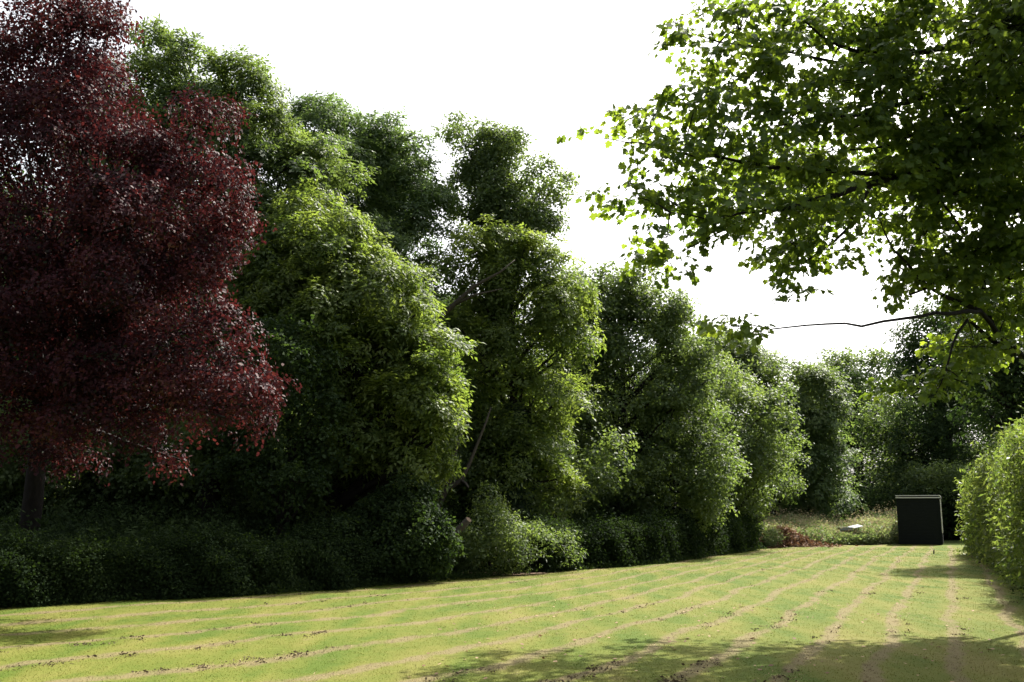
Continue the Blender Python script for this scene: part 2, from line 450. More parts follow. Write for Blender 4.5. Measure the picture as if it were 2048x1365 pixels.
def lawn_material(name='mown_grass', tl=0.0, fk=.35):
    m, n, l = new_mat(name)
    out = n.new("ShaderNodeOutputMaterial")
    g = n.new("ShaderNodeNewGeometry")
    sp = n.new("ShaderNodeSeparateXYZ"); l.new(g.outputs['Position'], sp.inputs[0])
    def mth(op, a, b=None, clamp=False):
        q = n.new("ShaderNodeMath"); q.operation = op; q.use_clamp = clamp
        for i, v in enumerate((a, b)):
            if v is None: continue
            if isinstance(v, (int, float)): q.inputs[i].default_value = v
            else: l.new(v, q.inputs[i])
        return q.outputs[0]
    def noise(scale, detail=4, vec=None, rough=.55):
        q = n.new("ShaderNodeTexNoise"); q.inputs['Scale'].default_value = scale; q.inputs['Detail'].default_value = detail
        q.inputs['Roughness'].default_value = rough
        l.new(vec if vec is not None else g.outputs['Position'], q.inputs['Vector']); return q.outputs['Fac']
    x, y = sp.outputs['X'], sp.outputs['Y']
    # u: across the mowing rows (straight up the field, swinging round to the left near the camera)
    c_ = mth('MULTIPLY', mth('SUBTRACT', mth('SQRT', mth('ADD', mth('MULTIPLY', x, x), 4.0)), x), .27)
    u = mth('ADD', mth('SUBTRACT', x, mth('MULTIPLY', y, .43)), c_)
    u = mth('ADD', u, mth('MULTIPLY', mth('SUBTRACT', noise(.20, 1), .5), .9))
    u = mth('ADD', u, mth('MULTIPLY', mth('SUBTRACT', noise(1.3, 2), .5), .16))
    st = mth('SINE', mth('MULTIPLY', u, 2 * math.pi / .88))
    st2 = mth('SINE', mth('MULTIPLY', u, 2 * math.pi / 1.76))
    mp = n.new("ShaderNodeMapping"); mp.inputs['Rotation'].default_value = (0, 0, R(25)); mp.inputs['Scale'].default_value = (2.6, .45, 1)
    l.new(g.outputs['Position'], mp.inputs[0])
    streak = noise(1.5, 6, mp.outputs[0], .62)
    fine = noise(38, 3)
    mid = noise(3.3, 5)
    big = noise(.30, 3)
    big2 = noise(.55, 2, mp.outputs[0])
    v = mth('ADD', mth('MULTIPLY', st2, .05), .42)
    v = mth('ADD', v, mth('MULTIPLY', st, .05))
    v = mth('ADD', v, mth('MULTIPLY', mth('SUBTRACT', big2, .5), 1.5))
    v = mth('ADD', v, mth('MULTIPLY', mth('SUBTRACT', big, .5), .9))
    v = mth('ADD', v, mth('MULTIPLY', mth('SUBTRACT', mid, .5), .5))
    v = mth('ADD', v, mth('MULTIPLY', mth('SUBTRACT', fine, .5), fk))
    rp = ramp(n, [(.15, (.054, .082, .009)), (.38, (.080, .096, .014)), (.60, (.104, .107, .021)), (.90, (.132, .118, .036))])
    l.new(v, rp.inputs[0])
    # thin rows of dry clippings on the crest of each pass, broken up by noise
    st3 = mth('SINE', mth('MULTIPLY', u, 2 * math.pi / .44))
    row = mth('ADD', mth('MULTIPLY', mth('SUBTRACT', mth('ADD', mth('MULTIPLY', st, .7), mth('MULTIPLY', st3, .45)), .38), 2.8), mth('MULTIPLY', mth('SUBTRACT', streak, .47), 6.0))
    row = mth('ADD', row, mth('MULTIPLY', mth('SUBTRACT', mid, .5), 3.4))
    row = mth('ADD', row, mth('MULTIPLY', mth('SUBTRACT', big2, .50), 2.6))
    row = mth('MULTIPLY', mth('MULTIPLY', row, .55, True), .78)
    m0 = n.new("ShaderNodeMix"); m0.data_type = 'RGBA'
    l.new(row, m0.inputs['Factor']); l.new(rp.outputs[0], m0.inputs['A']); m0.inputs['B'].default_value = (.134, .106, .056, 1)
    # darker flecks of turned soil and rotting clippings
    sp2 = mth('MULTIPLY', mth('MULTIPLY', mth('GREATER_THAN', noise(6.5, 6, mp.outputs[0], .7), .60), mth('GREATER_THAN', row, .25)), .55)
    mx = n.new("ShaderNodeMix"); mx.data_type = 'RGBA'
    l.new(sp2, mx.inputs['Factor']); l.new(m0.outputs['Result'], mx.inputs['A']); mx.inputs['B'].default_value = (.075, .052, .032, 1)
    b = n.new("ShaderNodeBsdfPrincipled"); b.inputs['Roughness'].default_value = .95; b.inputs['Specular IOR Level'].default_value = .1
    l.new(mx.outputs['Result'], b.inputs['Base Color'])
    bp = n.new("ShaderNodeBump"); bp.inputs['Strength'].default_value = .7; bp.inputs['Distance'].default_value = .03
    l.new(mth('ADD', fine, mth('MULTIPLY', mid, 1.2)), bp.inputs['Height']); l.new(bp.outputs[0], b.inputs['Normal'])
    tr = n.new("ShaderNodeBsdfTranslucent"); l.new(mx.outputs['Result'], tr.inputs[0])
    ms = n.new("ShaderNodeMixShader"); ms.inputs[0].default_value = tl
    l.new(b.outputs[0], ms.inputs[1]); l.new(tr.outputs[0], ms.inputs[2])
    l.new(ms.outputs[0], out.inputs[0])
    return m
M['lawn'] = lawn_material()
M['blade'] = lawn_material('grass_blade', .6)

xs = np.concatenate([[-900, -300, -100], np.linspace(-60, 80, 71), [150, 400, 900]])
ys = np.concatenate([[-300, -60], np.linspace(-20, 140, 81), [220, 500, 1200, 2500]])
tag(link('ground', grid_mesh('ground', xs, ys, lambda X, Y: -.03 + .0 * X, M['forest_floor'])), kind='structure')
lx, ly = np.arange(-16, 27, .25), np.arange(-6, 52.5, .25)
def lawn_far(X): return np.interp(X, [8, 11, 15.5, 19.5, 23], [42, 45, 49.5, 51, 49])
def in_lawn(X, Y):
    far = lawn_far(X)
    return (X > hedge_left_x(Y) - .6) & (X < hedge_right_x(Y) + .8) & (Y < far)
tag(link('lawn', grid_mesh('lawn', lx, ly, gz, M['lawn'], in_lawn)), kind='structure')

def blades(n, ymin, ymax, h, w, matk, name, label, power=1.6, flatten=0.0, stripe=False):
    y = ymin + (ymax - ymin) * RNG.random(n) ** power
    half = y * .53 + .6
    x = RNG.uniform(-1, 1, n) * half
    ok = in_lawn(x, y)
    if stripe:
        u = x - .43 * y + .27 * (np.sqrt(x * x + 4) - x)
        ok &= (np.sin(u * 2 * math.pi / .88) + .7 * np.sin(x * 1.3 + 1.7 * np.sin(y * .5)) + .5 * np.sin(x * 3.1 - y * 1.9) + .5 * RNG.normal(size=n)) > 1.35
    x, y = x[ok], y[ok]; n = len(x)
    a = RNG.uniform(0, 2 * math.pi, n)
    s = RNG.uniform(.5, 1.2, n) * (1 + (y - ymin) * .035)
    d = np.stack([np.cos(a), np.sin(a), np.zeros(n)], 1)
    sd = np.stack([-np.sin(a), np.cos(a), np.zeros(n)], 1)
    b = np.stack([x, y, gz(x, y) - .004], 1)
    up = np.array([0, 0, 1.0]) * (1 - flatten)
    ln = d * RNG.uniform(.1, .9, n)[:, None] * (.5 + flatten)
    tip = b + (up + ln) * (h * s)[:, None]
    if flatten: b = b + np.array([0, 0, .008]); tip[:, 2] += RNG.uniform(0, .015, n)
    V = np.stack([b - sd * (w * s)[:, None] * .5, b + sd * (w * s)[:, None] * .5, tip], 1)
    me = poly_mesh(name, V, 3, M[matk], RNG.random(n))
    return tag(link(name, me), label=label, kind='stuff')
M['straw'] = leaf_mat('straw', G((.22,.18,.09), (.34,.29,.16), (.48,.42,.27)), ((.2,.16,.08), (.4,.34,.2)), .3, .8, .1)
M['clod'] = leaf_mat('old_clippings', G((.045,.032,.02), (.085,.064,.042), (.14,.11,.07)), ((.05,.035,.02), (.1,.08,.05)), .2, .9, .1)
M['clip'] = leaf_mat('dry_clippings', G((.11,.07,.045), (.24,.17,.10), (.40,.31,.19)), ((.1,.07,.04), (.3,.2,.12)), .3, .9, .1)
blades(240000, 8.5, 46, .014, .008, 'blade', 'grass', 'short mown grass blades covering the lawn', 1.5)
blades(90000, 8.5, 46, .045, .010, 'clip', 'grass_clippings', 'dry brown clippings lying in rows along the mown stripes', 1.5, .8, True)

# ------------------------------------------------------------------ trees along the left side, nearest first
beech = [(60,40,120,80,0),(165,30,55,45,0,.6),(215,60,30,30,0,.35),(60,180,130,110,.5),(180,165,85,70),(235,150,45,32,0,.7),(80,330,140,110,0),(220,300,105,85,0),
    (300,245,50,25,0,.7),(420,222,48,13,.6,.4),(350,325,80,50,0),(435,350,52,42,0,.8),(100,480,150,110,0),(260,450,115,85,-.5),(380,430,85,65,0),(450,450,36,55,0,.8),
    (100,640,150,110,.3),(260,600,115,85,-.4),(370,555,70,55,0),(435,640,52,52,0,.8),(330,690,90,65,-.3),(100,780,140,70,.5),(250,770,105,70,0),(400,740,85,42,-.5),
    (495,780,66,34,-.8,.9),(520,815,45,22,-.8,.7),(450,835,60,24,-.8,.6),(300,860,55,38,0,.5),(180,850,90,38,0,.5),(-120,200,130,160,0,.5),(-120,520,130,170,0,.5),(360,920,40,16,.5,.3),(60,880,60,25,.5,.3),(150,915,60,18,1.0,.25),(120,860,100,30,.4,.35),(420,800,70,40,0,.5),(-60,700,100,120,-.5,.6)]
tree('copper_beech', 'copper beech with dark purple red leaves overhanging the hedge', 'tree', gbase(62, 20.8), 16.5, beech, 'beech', 'beech', .24, zmin=3.6,
     bark='bark_dark', sr_px=50, nt=17, ls=.88, dens=1.15, flat=.55, up=.2, flow=True, weep=.6, twigs=.5, kids=.45)

ash1 = [(332,90,34,55,0,.7),(400,150,40,45,0,.7),(480,175,30,40,0,.6),(320,210,75,75),(410,230,75,70),(500,230,45,50,0,.8),(390,340,115,110),(520,300,75,85),(590,320,40,60,0,.8),
    (560,420,85,100),(430,480,120,120),(550,550,105,110),(640,380,60,80,.5,.8),(480,640,110,100,0,.8),(420,760,110,90,.5,.8),(470,850,90,80,.3,.7),(380,880,80,70,1.5,.6),(250,180,45,60,0,.7),(240,330,90,110,1),(200,520,110,130,1.5,.8)]
tree('tall_ash_tree', 'tallest green ash tree standing directly behind the copper beech', 'tree', gbase(432, 26), 26, ash1, 'ash', 'ash', .34, bark='bark_dark', nt=12, ls=1.08)

ash2 = [(640,300,90,80,1,.9),(760,400,110,110,1.2,.9),(640,270,50,48,0,.7),(705,285,55,45,0,.8),(770,300,50,45,0,.7),(820,350,50,50,0,.7),(700,370,110,80),(800,420,80,80,0,.8),(855,430,38,60,0,.6),(690,480,110,90),(800,520,85,80,0,.8),(850,560,45,70,0,.5),
    (780,630,80,80,0,.8),(860,680,50,60,0,.6),(880,760,50,80,.3,.7),(800,760,70,90,.5,.7),(900,860,50,80,.4,.8),(870,960,60,60,0,.8),(820,1010,60,40,0,.7)]
tree('grey_green_ash_tree', 'grey green ash with an airy crown, right of the tallest ash', 'tree', gbase(745, 30), 30, ash2, 'ash', 'grey', .28, nt=15, ls=1.08, dens=1.0)

front1 = [(640,450,70,55),(600,520,90,70),(540,640,90,90,.6,.8),(690,540,80,70),(740,610,90,75),(650,650,110,90),(800,640,45,55,0,.8),(720,730,120,90),(840,720,62,60,-.3),(850,790,50,60,-.3),(770,830,110,70),(850,860,42,38,-.3),(690,880,90,60,.4,.8),
    (800,920,60,40,0,.5),(855,940,38,22,-.5,.7),(700,980,90,50,.6,.5)]
tree('bushy_ash_tree', 'bushy yellow green tree with sunlit right edge in front of the ashes', 'tree', gbase(650, 25.2), 24.6, front1, 'ash', 'bright', .26, bark='bark_dark', nt=12, ls=1.08)

low1 = [(560,740,85,80),(530,860,80,70,0,.8),(625,850,62,45,-.4),(590,910,60,50),(560,980,70,50,0,.7),(480,930,60,60,.4,.6),(640,960,50,60,.5,.5)]
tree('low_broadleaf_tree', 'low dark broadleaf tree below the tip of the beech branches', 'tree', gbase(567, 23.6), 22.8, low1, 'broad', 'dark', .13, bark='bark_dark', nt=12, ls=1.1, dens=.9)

ivyt = [(925,278,42,22,0,.7),(985,292,50,25,0,.8),(1020,290,18,22,0,.8),(940,320,35,28,0,.7),(990,350,62,48),(960,400,62,52),(1045,400,60,55),(1085,375,28,35,0,.5),(1000,440,75,40),(1075,440,32,45,0,.6),(1050,470,50,40),
    (1095,460,22,40,0,.4)]
tree('ivy_clad_tree', 'slender dark tree wrapped in ivy, its tuft standing alone against the sky', 'tree', gbase(985, 31), 31.5, ivyt, 'broad', 'ash', .26,
     bark='bark_dark', nt=20, ls=1.05, dens=1.3, ivy=(.3, 10.6, .45, 4600, 1.1), trunk_top=11.3, sr_px=30)

yel = [(955,510,48,50,0,.8),(1020,520,50,42,0,.9),(1090,530,52,45,0,.9),(950,590,50,45,0,.9),(1040,600,70,45),(1120,600,38,60,0,.9),(900,650,32,22,0,.5),(960,670,60,50),(1060,690,60,55),(1130,690,40,60,0,.8),(1000,760,70,50,0,.7),
    (1060,800,50,50,0,.7),(960,860,50,60,.6,.6),(1010,920,50,60,0,.7),(985,985,50,50,.3,.7),(1080,880,50,70,.6,.7),(1070,980,50,60,.5,.7),(1120,800,50,70,.8,.7)]
yt = tree('yellowing_ash_tree', 'yellow green ash with a bare forked limb showing, below the ivy tuft', 'tree', gbase(1030, 29.5), 29.3, yel, 'ash', 'bright', .24, zmin=2.2,
     bark='bark_dark', nt=12, ls=1.12, dens=1.35, ivy=(.2, 4.6, .4, 1600, 1.2))

mb = MB()
lm = [at(835, 690, 28.2), at(862, 655, 27.9), at(905, 612, 27.7), at(950, 572, 27.6), at(1000, 545, 27.6), at(1030, 520, 27.7)]
mb.tube(lm, [.10, .085, .07, .05, .03, .012], 7)
mb.tube([lm[2], at(950, 590, 27.6), at(1005, 578, 27.6)], [.05, .035, .012], 6)
put('bare_limb', mb.mesh('bare_limb', M['bark']), yt)
rnd = [(1130,640,60,70,.5,.8),(1250,720,130,120,1.0,.9),(1400,760,50,60,0,.8),(1170,570,42,35,0,.8),(1240,600,70,38),(1310,630,55,40),(1190,640,70,60),(1290,680,95,60),(1370,700,42,55),(1170,740,75,60,0,.9),(1270,770,110,80),(1370,790,62,70),(1170,850,90,80),(1290,880,110,80),(1380,880,55,60),
    (1130,940,80,60,0,.9),(1230,970,110,65,0,.9),(1340,960,80,70,0,.9),(1420,960,60,70,0,.8),(1200,1020,120,40,0,.8),(1340,1020,100,40,0,.8)]
tree('round_sycamore_tree', 'broad rounded green tree in the middle of the row, dark underneath', 'tree', gbase(1235, 37), 37, rnd, 'broad', 'ash', .32, bark='bark_dark', nt=22, ls=1.3)

g1 = [(1400,830,70,80,.6,.8),(1470,860,90,110,.8,.8),(1410,740,40,35,0,.8),(1450,790,60,50),(1500,830,45,45),(1430,860,60,60),(1490,900,60,60),(1535,870,28,50,0,.8),(1440,950,70,55),(1515,970,45,45),(1460,1020,70,35,0,.7),(1540,930,25,35,0,.6)]
tree('leafy_lime_green_tree', 'lime green tree with tiered sunlit foliage, right of the rounded tree', 'tree', gbase(1450, 44.5), 44, g1, 'broad', 'ash', .25, bark='bark_dark', nt=22, ls=1.45)

h1 = [(1420,740,60,50,0,.8),(1520,850,90,90,1,.9),(1620,800,40,40,0,.7),(1600,860,60,80,1,.8),(1455,720,34,32,0,.8),(1500,735,36,35,0,.8),(1545,750,34,36,0,.8),(1590,780,36,35,0,.8),(1500,790,60,50),(1560,820,60,50),(1580,880,55,60),(1560,950,60,60),(1600,1000,55,40,0,.8),(1620,920,35,45,0,.7)]
tree('grey_willow_tree', 'soft grey green willow with pointed tops behind the lime green tree', 'tree', gbase(1545, 58.5), 58, h1, 'ash', 'ash', .25, bark='bark_dark', nt=20, ls=1.8)

w1 = [(1640,865,26,22,0,.8),(1650,900,40,35),(1665,940,40,38),(1635,960,45,45),(1655,1000,45,35),(1620,1030,45,22)]
tree('small_willow_tree', 'small pale willow in front of the dark gap, left of the shed', 'tree', gbase(1645, 58), 57.5, w1, 'ash', 'grey', .14, bark='bark_dark', nt=12, ls=1.8)

d1 = [(1668,775,26,26,0,.9),(1718,785,26,34),(1640,830,40,40),(1700,840,50,45),(1760,850,40,45),(1720,920,70,60),(1780,930,50,60),(1730,990,70,50)]
tree('dark_ivy_topped_tree', 'dark ivy covered tree with two knobbly tops in the far corner', 'tree', gbase(1722, 74), 74, d1, 'broad', 'shade', .3, bark='bark_dark', nt=22, ls=2.3)

f1 = [(1630,765,34,22,0,.8),(1675,752,40,22,0,.8),(1730,745,45,20),(1785,750,40,22),(1700,790,80,35),(1780,800,60,40),(1640,810,60,40),(1760,870,80,60,0,.7),(1660,880,70,60,0,.7)]
tree('far_oak_tree', 'pale green domed tree farthest away above the dark corner', 'tree', gbase(1715, 96), 95, f1, 'broad', 'ash', .4, nt=22, ls=3.0)

r1 = [(1850,680,45,32),(1830,720,36,30,0,.8),(1880,640,40,25,0,.6),(1900,720,60,45),(1960,680,60,50,0,.8),(1850,770,60,35),(1940,790,80,50),(2010,760,60,70,0,.8),(1850,850,70,50),(1930,880,90,60),(1800,900,50,45),(2010,880,70,70,0,.8),
    (1850,950,70,45),(1940,970,80,60),(2020,990,60,60)]
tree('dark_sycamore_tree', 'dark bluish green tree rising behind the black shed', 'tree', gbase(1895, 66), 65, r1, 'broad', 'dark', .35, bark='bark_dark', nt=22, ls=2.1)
r2 = [(1790,860,45,35),(1765,900,40,35),(1800,930,55,40),(1770,965,45,35),(1850,985,60,25),(1800,1000,45,30,0,.6)]
tree('young_sycamore_tree', 'young green tree with yellowish leaf tips, behind the left corner of the shed', 'tree', gbase(1800, 66), 65.5, r2, 'broad', 'ash', .14, bark='bark_dark', nt=12, ls=1.9)

v1 = [(1985,590,50,40),(2060,560,60,60),(1950,660,45,35,0,.8),(2020,680,60,50),(2090,660,60,60),(1960,740,50,40),(2040,770,60,50),(2100,780,60,60),(1975,820,40,40,.3,.9),(2060,850,60,50)]
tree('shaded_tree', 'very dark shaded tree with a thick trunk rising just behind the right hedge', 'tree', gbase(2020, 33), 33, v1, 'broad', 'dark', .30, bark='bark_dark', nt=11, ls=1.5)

# ------------------------------------------------------------------ the wood behind the front row
def copy_tree(o, loc, rz, s):
    r = o.copy(); C.objects.link(r); r.location = loc; r.rotation_euler = (0, 0, rz); r.scale = s
    for ch in list(o.children):
        c = ch.copy(); C.objects.link(c); c.parent = r
    return r
bgells = [(1024,990,140,70,0,.9),(930,960,70,60,-1,.9),(1110,960,70,60,1,.9)]
for k in range(12):
    a = k * 2.4; rr = 130 if k % 2 else 60
    bgells.append((1024 + rr * math.cos(a), 900 - 42 * k, 95, 75, .0 + 2.2 * math.sin(a) * (rr / 130.), .9))
proto = tree('woodland_tree', 'dark woodland tree half hidden behind the front row', 'tree', gbase(1024, 33), 33, bgells, 'broad', 'dark', .26,
             bark='bark_dark', group='trees of the wood behind the front row', nt=12, ls=1.5, dens=1.1, trunk_top=7.5)
proto.rotation_euler = (0, 0, .4)
spots = [(-18.5, 27, .95), (-15, 31, .9), (-11, 30, .92), (-8.0, 34, .85), (-4.5, 36, .8), (-1.0, 38.5, .72), (2.5, 44, .68), (6, 50, .68), (-22, 40, 1.1), (-13, 42, 1.0), (-4, 50, .95), (9.0, 60, .65),
         (14, 88, .8), (24, 92, .9), (42, 84, 1.1), (38, 64, .9), (34, 50, .8), (50, 95, 1.2), (34, 78, .9), (52, 72, 1.1), (23.5, 39, .8), (20.5, 32, .75), (-19, 33, .9), (-15.5, 36, .95), (-8.5, 40, .9), (-24, 33, 1.0), (2, 52, .8), (0, 60, 1.0), (-20, 50, 1.2), (-10, 54, 1.1), (4, 95, 1.0), (-8, 80, 1.1), (-25, 62, 1.2), (-38, 52, 1.2), (-32, 80, 1.4), (64, 85, 1.2), (32, 110, 1.2), (16, 118, 1.2)]
for i, (x, y, s) in enumerate(spots):
    if i == 0:
        proto.location = (x, y, 0); proto.scale = (s, s, s)
    else:
        copy_tree(proto, (x, y, 0), i * 1.7, (s, s, s * random.uniform(.92, 1.08)))
# shrubs of the underwood, one model copied
sp_ = [(1024 + 70 * math.cos(k * 2.1), 985 - 12 * k, 60, 42, 1.0 * math.sin(k * 2.1), .9) for k in range(6)]
shrub = tree('underwood_shrub', 'dark leafy shrub in the shade under the row of trees', 'shrub', gbase(1024, 30), 30, sp_, 'broad', 'ash', .05,
             bark='bark_dark', group='shrubs under the row of trees', nt=12, ls=1.2, trunk_top=1.4, zmin=.3)
sspots = [(-13.8, 24.0), (-11.4, 25.2), (-8.9, 26.5), (-6.6, 25.2), (-4.6, 27.6), (-2.5, 29.2), (1.0, 31.5), (3.6, 35.5), (6.2, 39.5), (-10.2, 29.8), (9.4, 44.5), (11.6, 48.5), (-14.5, 21.5), (-16.5, 28.5), (-14, 33.5), (-11.5, 35.5), (-9.5, 38), (-6.5, 39), (-18.5, 31.5), (-5.8, 31), (-12.6, 28.3), (-3, 40), (24.5, 68), (28, 66), (30, 72), (21, 72), (18.5, 76), (26.5, 61), (31.5, 60), (-22, 36), (-17, 40)]
for i, (x, y) in enumerate(sspots):
    s = random.uniform(.85, 1.35)
    if i == 0: shrub.location = (x, y, 0); shrub.scale = (s, s, s)
    else: copy_tree(shrub, (x, y, 0), i * 2.1, (s, s, s))

# ------------------------------------------------------------------ hedges
def hedge(name, label, path, width, height, n, ls, mat, kind='hedge', rag=.12, lean=0.0, extra=None):
    """path: foot line of the lawn side (x, y); width extends to `side` of it"""
    P = np.array([p[:2] for p in path], float); side = path[0][2]
    seg = np.linalg.norm(np.diff(P, axis=0), axis=1); cum = np.concatenate([[0], np.cumsum(seg)])
    root = empty(name, (P[len(P) // 2][0], P[len(P) // 2][1], 0), label=label, cat='hedge')
    H = np.array([p[3] if len(p) > 3 else height for p in path])
    # denser near the camera end
    t = RNG.random(n) ** 1.25 * cum[-1]
    if P[0][1] > P[-1][1]: t = cum[-1] - t
    x = np.interp(t, cum, P[:, 0]); y = np.interp(t, cum, P[:, 1]); h = np.interp(t, cum, H)
    i = np.clip(np.searchsorted(cum, t) - 1, 0, len(seg) - 1)
    d = np.diff(P, axis=0)[i] / seg[i][:, None]
    nr = np.stack([-d[:, 1], d[:, 0]], 1) * side
    f = RNG.random(n)
    fr = h / (h * 1.6 + width)
    v = np.where(f < fr, 0, np.where(f < fr + width / (h * 1.6 + width), 1, 2))
    q = RNG.random(n)
    h = h * (1 + .035 * np.sin(t * 1.1 + 1) + .035 * np.sin(t * 2.9) + .025 * np.sin(t * 6.1))
    shoot = (RNG.random(n) < .09) & (v == 1)
    bump = rag * (np.sin(t * 2.1) + np.sin(t * 5.3 + q * 3) + .8 * RNG.normal(size=n))
    off = np.where(v == 0, -bump + lean * np.sin(q * math.pi), np.where(v == 1, q * width, width + bump))
    z = np.where(v == 1, h + bump * .9, q * h) + np.where(shoot, RNG.uniform(.05, .4, n), 0)
    dep = RNG.random(n) ** 2 * .35
    off = off + np.where(v == 0, dep, np.where(v == 2, -dep, 0)); z = z - np.where(v == 1, dep, 0)
    # rounded shoulders
    z = np.where((v == 0) & (q > .85), z - .0, z)
    off = np.where((v == 0), off + .25 * np.clip(q - .8, 0, 1) * 5 * .4, off)
    pos = np.stack([x + nr[:, 0] * off, y + nr[:, 1] * off, np.maximum(z, .04)], 1)
    N = np.where((v == 0)[:, None], np.concatenate([-nr, np.full((n, 1), .6)], 1), np.where((v == 1)[:, None], [[0, 0, 1.0]], np.concatenate([nr, np.full((n, 1), .6)], 1)))
    N = nrm(N + .5 * RNG.normal(size=(n, 3)))
    sc = ls * RNG.uniform(.7, 1.2, n) * np.interp(pos[:, 1], [14, 45], [.85, 1.7])
    V, T = sprays(kind, pos, N, sc, .45 + .12 * np.sin(t * 1.7) + .16 * RNG.normal(size=n))
    put('foliage', poly_mesh('foliage', V, V.shape[1], M[mat], T), root)
    mb = MB()
    for k in range(int(cum[-1] * 3)):
        tt = random.random() * cum[-1]; xx = np.interp(tt, cum, P[:, 0]); yy = np.interp(tt, cum, P[:, 1]); hh = np.interp(tt, cum, H)
        j = min(int(np.searchsorted(cum, tt)) - 1, len(seg) - 1); j = max(j, 0)
        dd = np.diff(P, axis=0)[j] / seg[j]; nn = np.array([-dd[1], dd[0]]) * side * width * random.uniform(.3, .7)
        b = (xx + nn[0], yy + nn[1], -.05)
        for _ in range(3):
            e = (b[0] + random.uniform(-.5, .5), b[1] + random.uniform(-.5, .5), hh * random.uniform(.75, .98))
            mb.tube(bez(b, e, (random.uniform(-.1, .1), random.uniform(-.1, .1), 0), 4), [.035, .025, .018, .008], 5)
    put('stems', mb.mesh('stems', M['bark_dark']), root)
    return root
def lp(y, h=1.15, o=0.0): return (float(hedge_left_x(y)) - o * .74, y + o * .67, 1, h)
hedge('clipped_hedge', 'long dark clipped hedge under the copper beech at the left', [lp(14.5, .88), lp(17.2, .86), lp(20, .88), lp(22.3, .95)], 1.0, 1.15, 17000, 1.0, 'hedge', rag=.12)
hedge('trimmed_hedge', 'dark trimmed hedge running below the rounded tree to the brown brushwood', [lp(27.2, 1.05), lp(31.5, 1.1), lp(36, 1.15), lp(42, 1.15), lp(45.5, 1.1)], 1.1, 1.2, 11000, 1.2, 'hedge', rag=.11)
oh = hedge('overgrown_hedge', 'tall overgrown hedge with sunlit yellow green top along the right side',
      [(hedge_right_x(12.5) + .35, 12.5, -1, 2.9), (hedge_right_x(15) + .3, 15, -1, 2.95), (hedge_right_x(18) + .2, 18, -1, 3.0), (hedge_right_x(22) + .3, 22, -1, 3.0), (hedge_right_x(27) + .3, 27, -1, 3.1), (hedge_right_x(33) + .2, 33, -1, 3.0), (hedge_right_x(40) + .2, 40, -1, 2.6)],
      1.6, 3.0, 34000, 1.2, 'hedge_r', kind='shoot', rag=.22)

n = 900
yy = RNG.uniform(12.5, 24, n) ; zz = RNG.uniform(1.0, 2.7, n)
ok = (np.sin(yy * 1.1 + 2) + np.sin(zz * 2.6 + yy * .7) + .6 * RNG.normal(size=n)) > .5
yy, zz = yy[ok], zz[ok]; n = len(yy)
cc = np.stack([hedge_right_x(yy) + .25 + RNG.uniform(-.22, .1, n), yy, zz], 1)
V, T = sprays('shoot', cc, nrm(np.array([-1, -.3, .5]) + .5 * RNG.normal(size=(n, 3))), RNG.uniform(.7, 1.1, n), .5 + .2 * RNG.normal(size=n))
put('dead_shoots', poly_mesh('dead_shoots', V, V.shape[1], M['twig_red'], T), oh)

# two rounded bushes breaking the hedge line, by the cut log
b1 = [(700,1080,50,42),(760,1100,60,45),(830,1070,55,45),(790,1040,60,40,.4),(860,1105,40,30),(840,1130,35,20),(740,1140,60,25),(700,1130,45,30),(650,1110,60,35,-.2,.7),(600,1140,60,25,-.6,.6),(810,1010,40,30,.4,.6)]
tree('elder_bush', 'leafy bush bulging out of the hedge, left of the cut log', 'shrub', gbase(780, 23.9), 23.3, b1, 'broad', 'dark', .05, bark='bark_dark', nt=12, ls=.9, trunk_top=1.2, sr_px=24)
b2 = [(950,1090,50,35),(1000,1060,35,35),(1020,1095,45,35),(960,1125,50,22),(1040,1120,28,15),(900,1110,40,30,.3),(1075,1080,40,30,1.0,.8),(1110,1100,35,22,1.6,.7),(985,1030,25,30,.4,.6)]
tree('privet_bush', 'rounded paler bush above the bare soil patch, right of the cut log', 'shrub', gbase(975, 26.2), 25.8, b2, 'shoot', 'ash', .05, bark='bark_dark', nt=10, ls=1.0, trunk_top=1.0, sr_px=24)

# ------------------------------------------------------------------ dead leaning trunk and cut log
mb = MB()
pts = [at(862, 1065, 28.2), at(872, 1020, 28.2), at(893, 978, 28.1), at(922, 962, 28.0), at(940, 925, 28.0), at(958, 880, 28.0), at(972, 845, 28.0), at(982, 815, 28.0)]
mb.tube(pts, [.12, .10, .085, .07, .05, .04, .03, .012], 8)
mb.tube([pts[3], at(932, 968, 27.8), at(936, 975, 27.6)], [.05, .04, .03], 6)
mb.tube([pts[2], at(900, 940, 28.3), at(916, 890, 28.4), at(926, 850, 28.5)], [.07, .055, .04, .02], 6)
rt = empty('dead_tree', (pts[0][0], pts[0][1], 0), label='bare pale dead trunk leaning right in front of the ivy', cat='dead tree')
mb.tube([np.array([pts[0][0], pts[0][1], -.1]), pts[0]], [.2, .16], 8)
put('trunk', mb.mesh('trunk', M['deadwood']), rt)
mb = MB()
a, b = at(903, 1076, 25.0), at(937, 1040, 24.7)
rt = empty('cut_log', (a[0], a[1], 0), label='short sawn log leaning up with its pale cut end above the bushes', cat='log')
mb.tube([a - (b - a) * 1.2, a, b], [.095, .09, .085], 12)
put('bark', mb.mesh('bark', M['deadwood']), rt)
mb = MB(); dv = (b - a) / np.linalg.norm(b - a)
mb.tube([b + dv * .003, b + dv * .012], [.08, .078], 12)
put('cut_end', mb.mesh('cut_end', M['cut'], False), rt)

